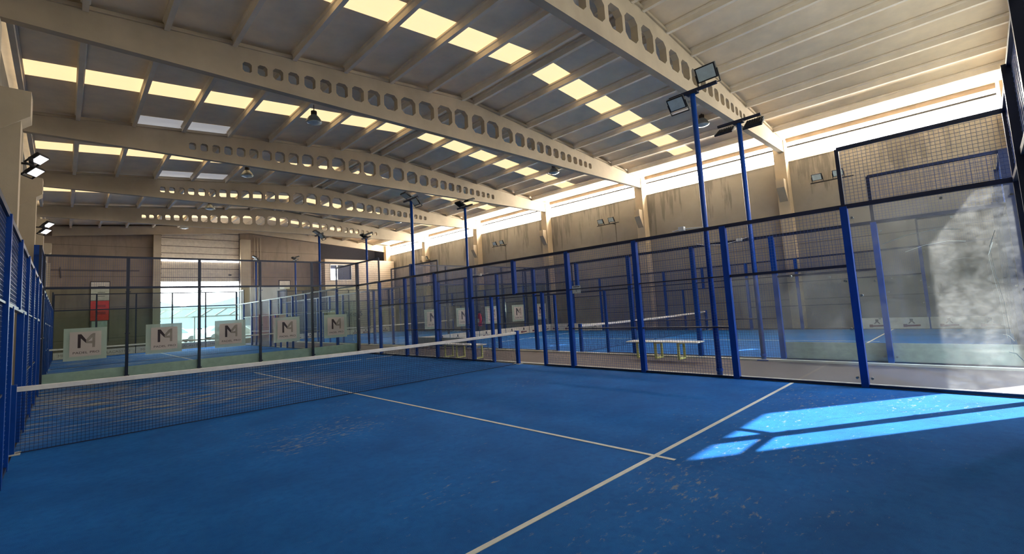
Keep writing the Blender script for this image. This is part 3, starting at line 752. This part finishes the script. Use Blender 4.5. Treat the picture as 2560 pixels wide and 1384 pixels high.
# high bay lamps
def highbay(x, y, label):
    t = thing('high_bay_lamp', (x, y, 8.5), label, 'lamp', 'bell-shaped lamps under the roof')
    MB().lathe([(0.10, 0.24), (0.10, 0.42), (0.06, 0.44)], n=18).build('ballast', M['dark'], t, smooth=True)
    MB().lathe([(0.27, 0.0), (0.275, 0.02), (0.24, 0.10), (0.18, 0.20), (0.12, 0.26), (0.10, 0.28)], n=28).build('bell_shade', M['alu'], t, smooth=True)
    MB().lathe([(0.02, -0.07), (0.12, -0.055), (0.22, -0.02), (0.268, 0.005)], n=28).build('glass_cover', M['lens'], t, smooth=True)
    MB().bar((0, 0, 0.43), (0, 0, zr(x)-8.49), 0.03, n=8).build('hanging_rod', M['dark'], t)
for x, y, lb in ((6.72, 6.24, 'in front of the third beam, biggest in view'), (6.6, 14.03, 'below the third beam, second on the door-side slope'), (6.66, 22.03, 'small, just below the fourth beam'), (6.5, 29.2, 'tiny, above the roll-up door'),
                 (18.95, -2.3, 'beside the tall mast top'), (18.9, 5.5, 'against the skylight below the second beam'), (18.66, 20.8, 'small, near the far masts')):
    highbay(x, y, 'grey bell-shaped high bay lamp ' + lb)

# ---------------------------------------------------------------- benches, extinguisher, small sign
def bench(loc, label, ys_):
    t = thing('bench', loc, label, 'bench', 'benches in the walkway')
    MB().box(-0.22, -0.02, -1.05, 1.05, 0.43, 0.46).box(0.02, 0.22, -1.05, 1.05, 0.43, 0.46).build('seat', M['white'], t, bevel=0.005)
    for y in ys_:
        m = MB().box(-0.19, -0.15, y-0.03, y+0.03, -0.012, 0.43).box(0.15, 0.19, y-0.03, y+0.03, -0.012, 0.43).box(-0.15, 0.15, y-0.03, y+0.03, -0.012, 0.03).box(-0.15, 0.15, y-0.03, y+0.03, 0.39, 0.43)
        m.build('leg_frame', M['yellow'], t)
    return t
bench((12.53, -3.18, 0), 'long white slatted bench on pale yellow frames below the walkway fence', (0.72, 0.16, -0.5))
bench((10.55, 3.3, 0), 'white bench with yellow-green legs seen through the near net', (0.78, 0.1, -0.85))
t = thing('fire_extinguisher', (13.1, 5.28, 0.92), 'red fire extinguisher hanging beside the doorway post', 'fire extinguisher')
MB().lathe([(0.07, 0), (0.085, 0.03), (0.085, 0.45), (0.06, 0.52), (0.025, 0.55)], n=20).build('cylinder', M['ext_red'], t, smooth=True)
MB().box(-0.03, 0.03, -0.07, 0.05, 0.55, 0.59).box(-0.02, 0.02, -0.09, 0.02, 0.61, 0.63).build('valve_handle', M['black'], t)
m = MB(); pr = None
for i in range(13):
    a = i/12; p = (0, -0.03-0.13*math.sin(a*math.pi*0.9), 0.6-0.5*a)
    if pr: m.bar(pr, p, 0.022, n=6)
    pr = p
m.build('hose', M['black'], t)
MB().box(-0.087, -0.08, -0.05, 0.05, 0.15, 0.3).build('label_patch', M['white'], t)
t = thing('court_number_sign', (12.93, 0, 2.1), 'small grey sign with black figure on the far fence doorway', 'sign')
MB().box(-0.01, 0.0, -0.17, 0.17, -0.13, 0.13).build('plate', M['lens'], t)
text('number', '1', 0.15, M['ink'], t, (-0.011, 0, -0.04), (math.pi/2, 0, -math.pi/2), 0.001)
MB().box(-0.013, -0.01, -0.14, 0.12, 0.08, 0.1).build('bar', M['ink'], t)
# loose white cable on the fence rails
for pts_, lb in (([(9.9, -5.0, 3.05), (9.92, -5.2, 3.07), (9.92, -5.4, 3.06), (9.98, -5.6, 3.05)], 'near the first mast'), ([(12.9, -5.55, 3.06), (12.9, -5.3, 3.0), (12.9, -4.9, 2.94), (12.9, -4.4, 3.0), (12.9, -4.2, 3.06)], 'looped behind the first mast'), ([(12.92, 4.4, 3.06), (12.92, 4.9, 3.03), (12.9, 5.5, 3.08)], 'on the rail behind the thin mast')):
    m = MB()
    for a, b_ in zip(pts_, pts_[1:]): m.bar(a, b_, 0.02, n=6)
    m.box(pts_[1][0]-0.04, pts_[1][0]+0.04, pts_[1][1]-0.06, pts_[1][1]+0.06, pts_[1][2]-0.03, pts_[1][2]+0.05)
    tag(m.build('cable_joint', M['white']), 'white cable joint tied to the top rail ' + lb, 'cable')
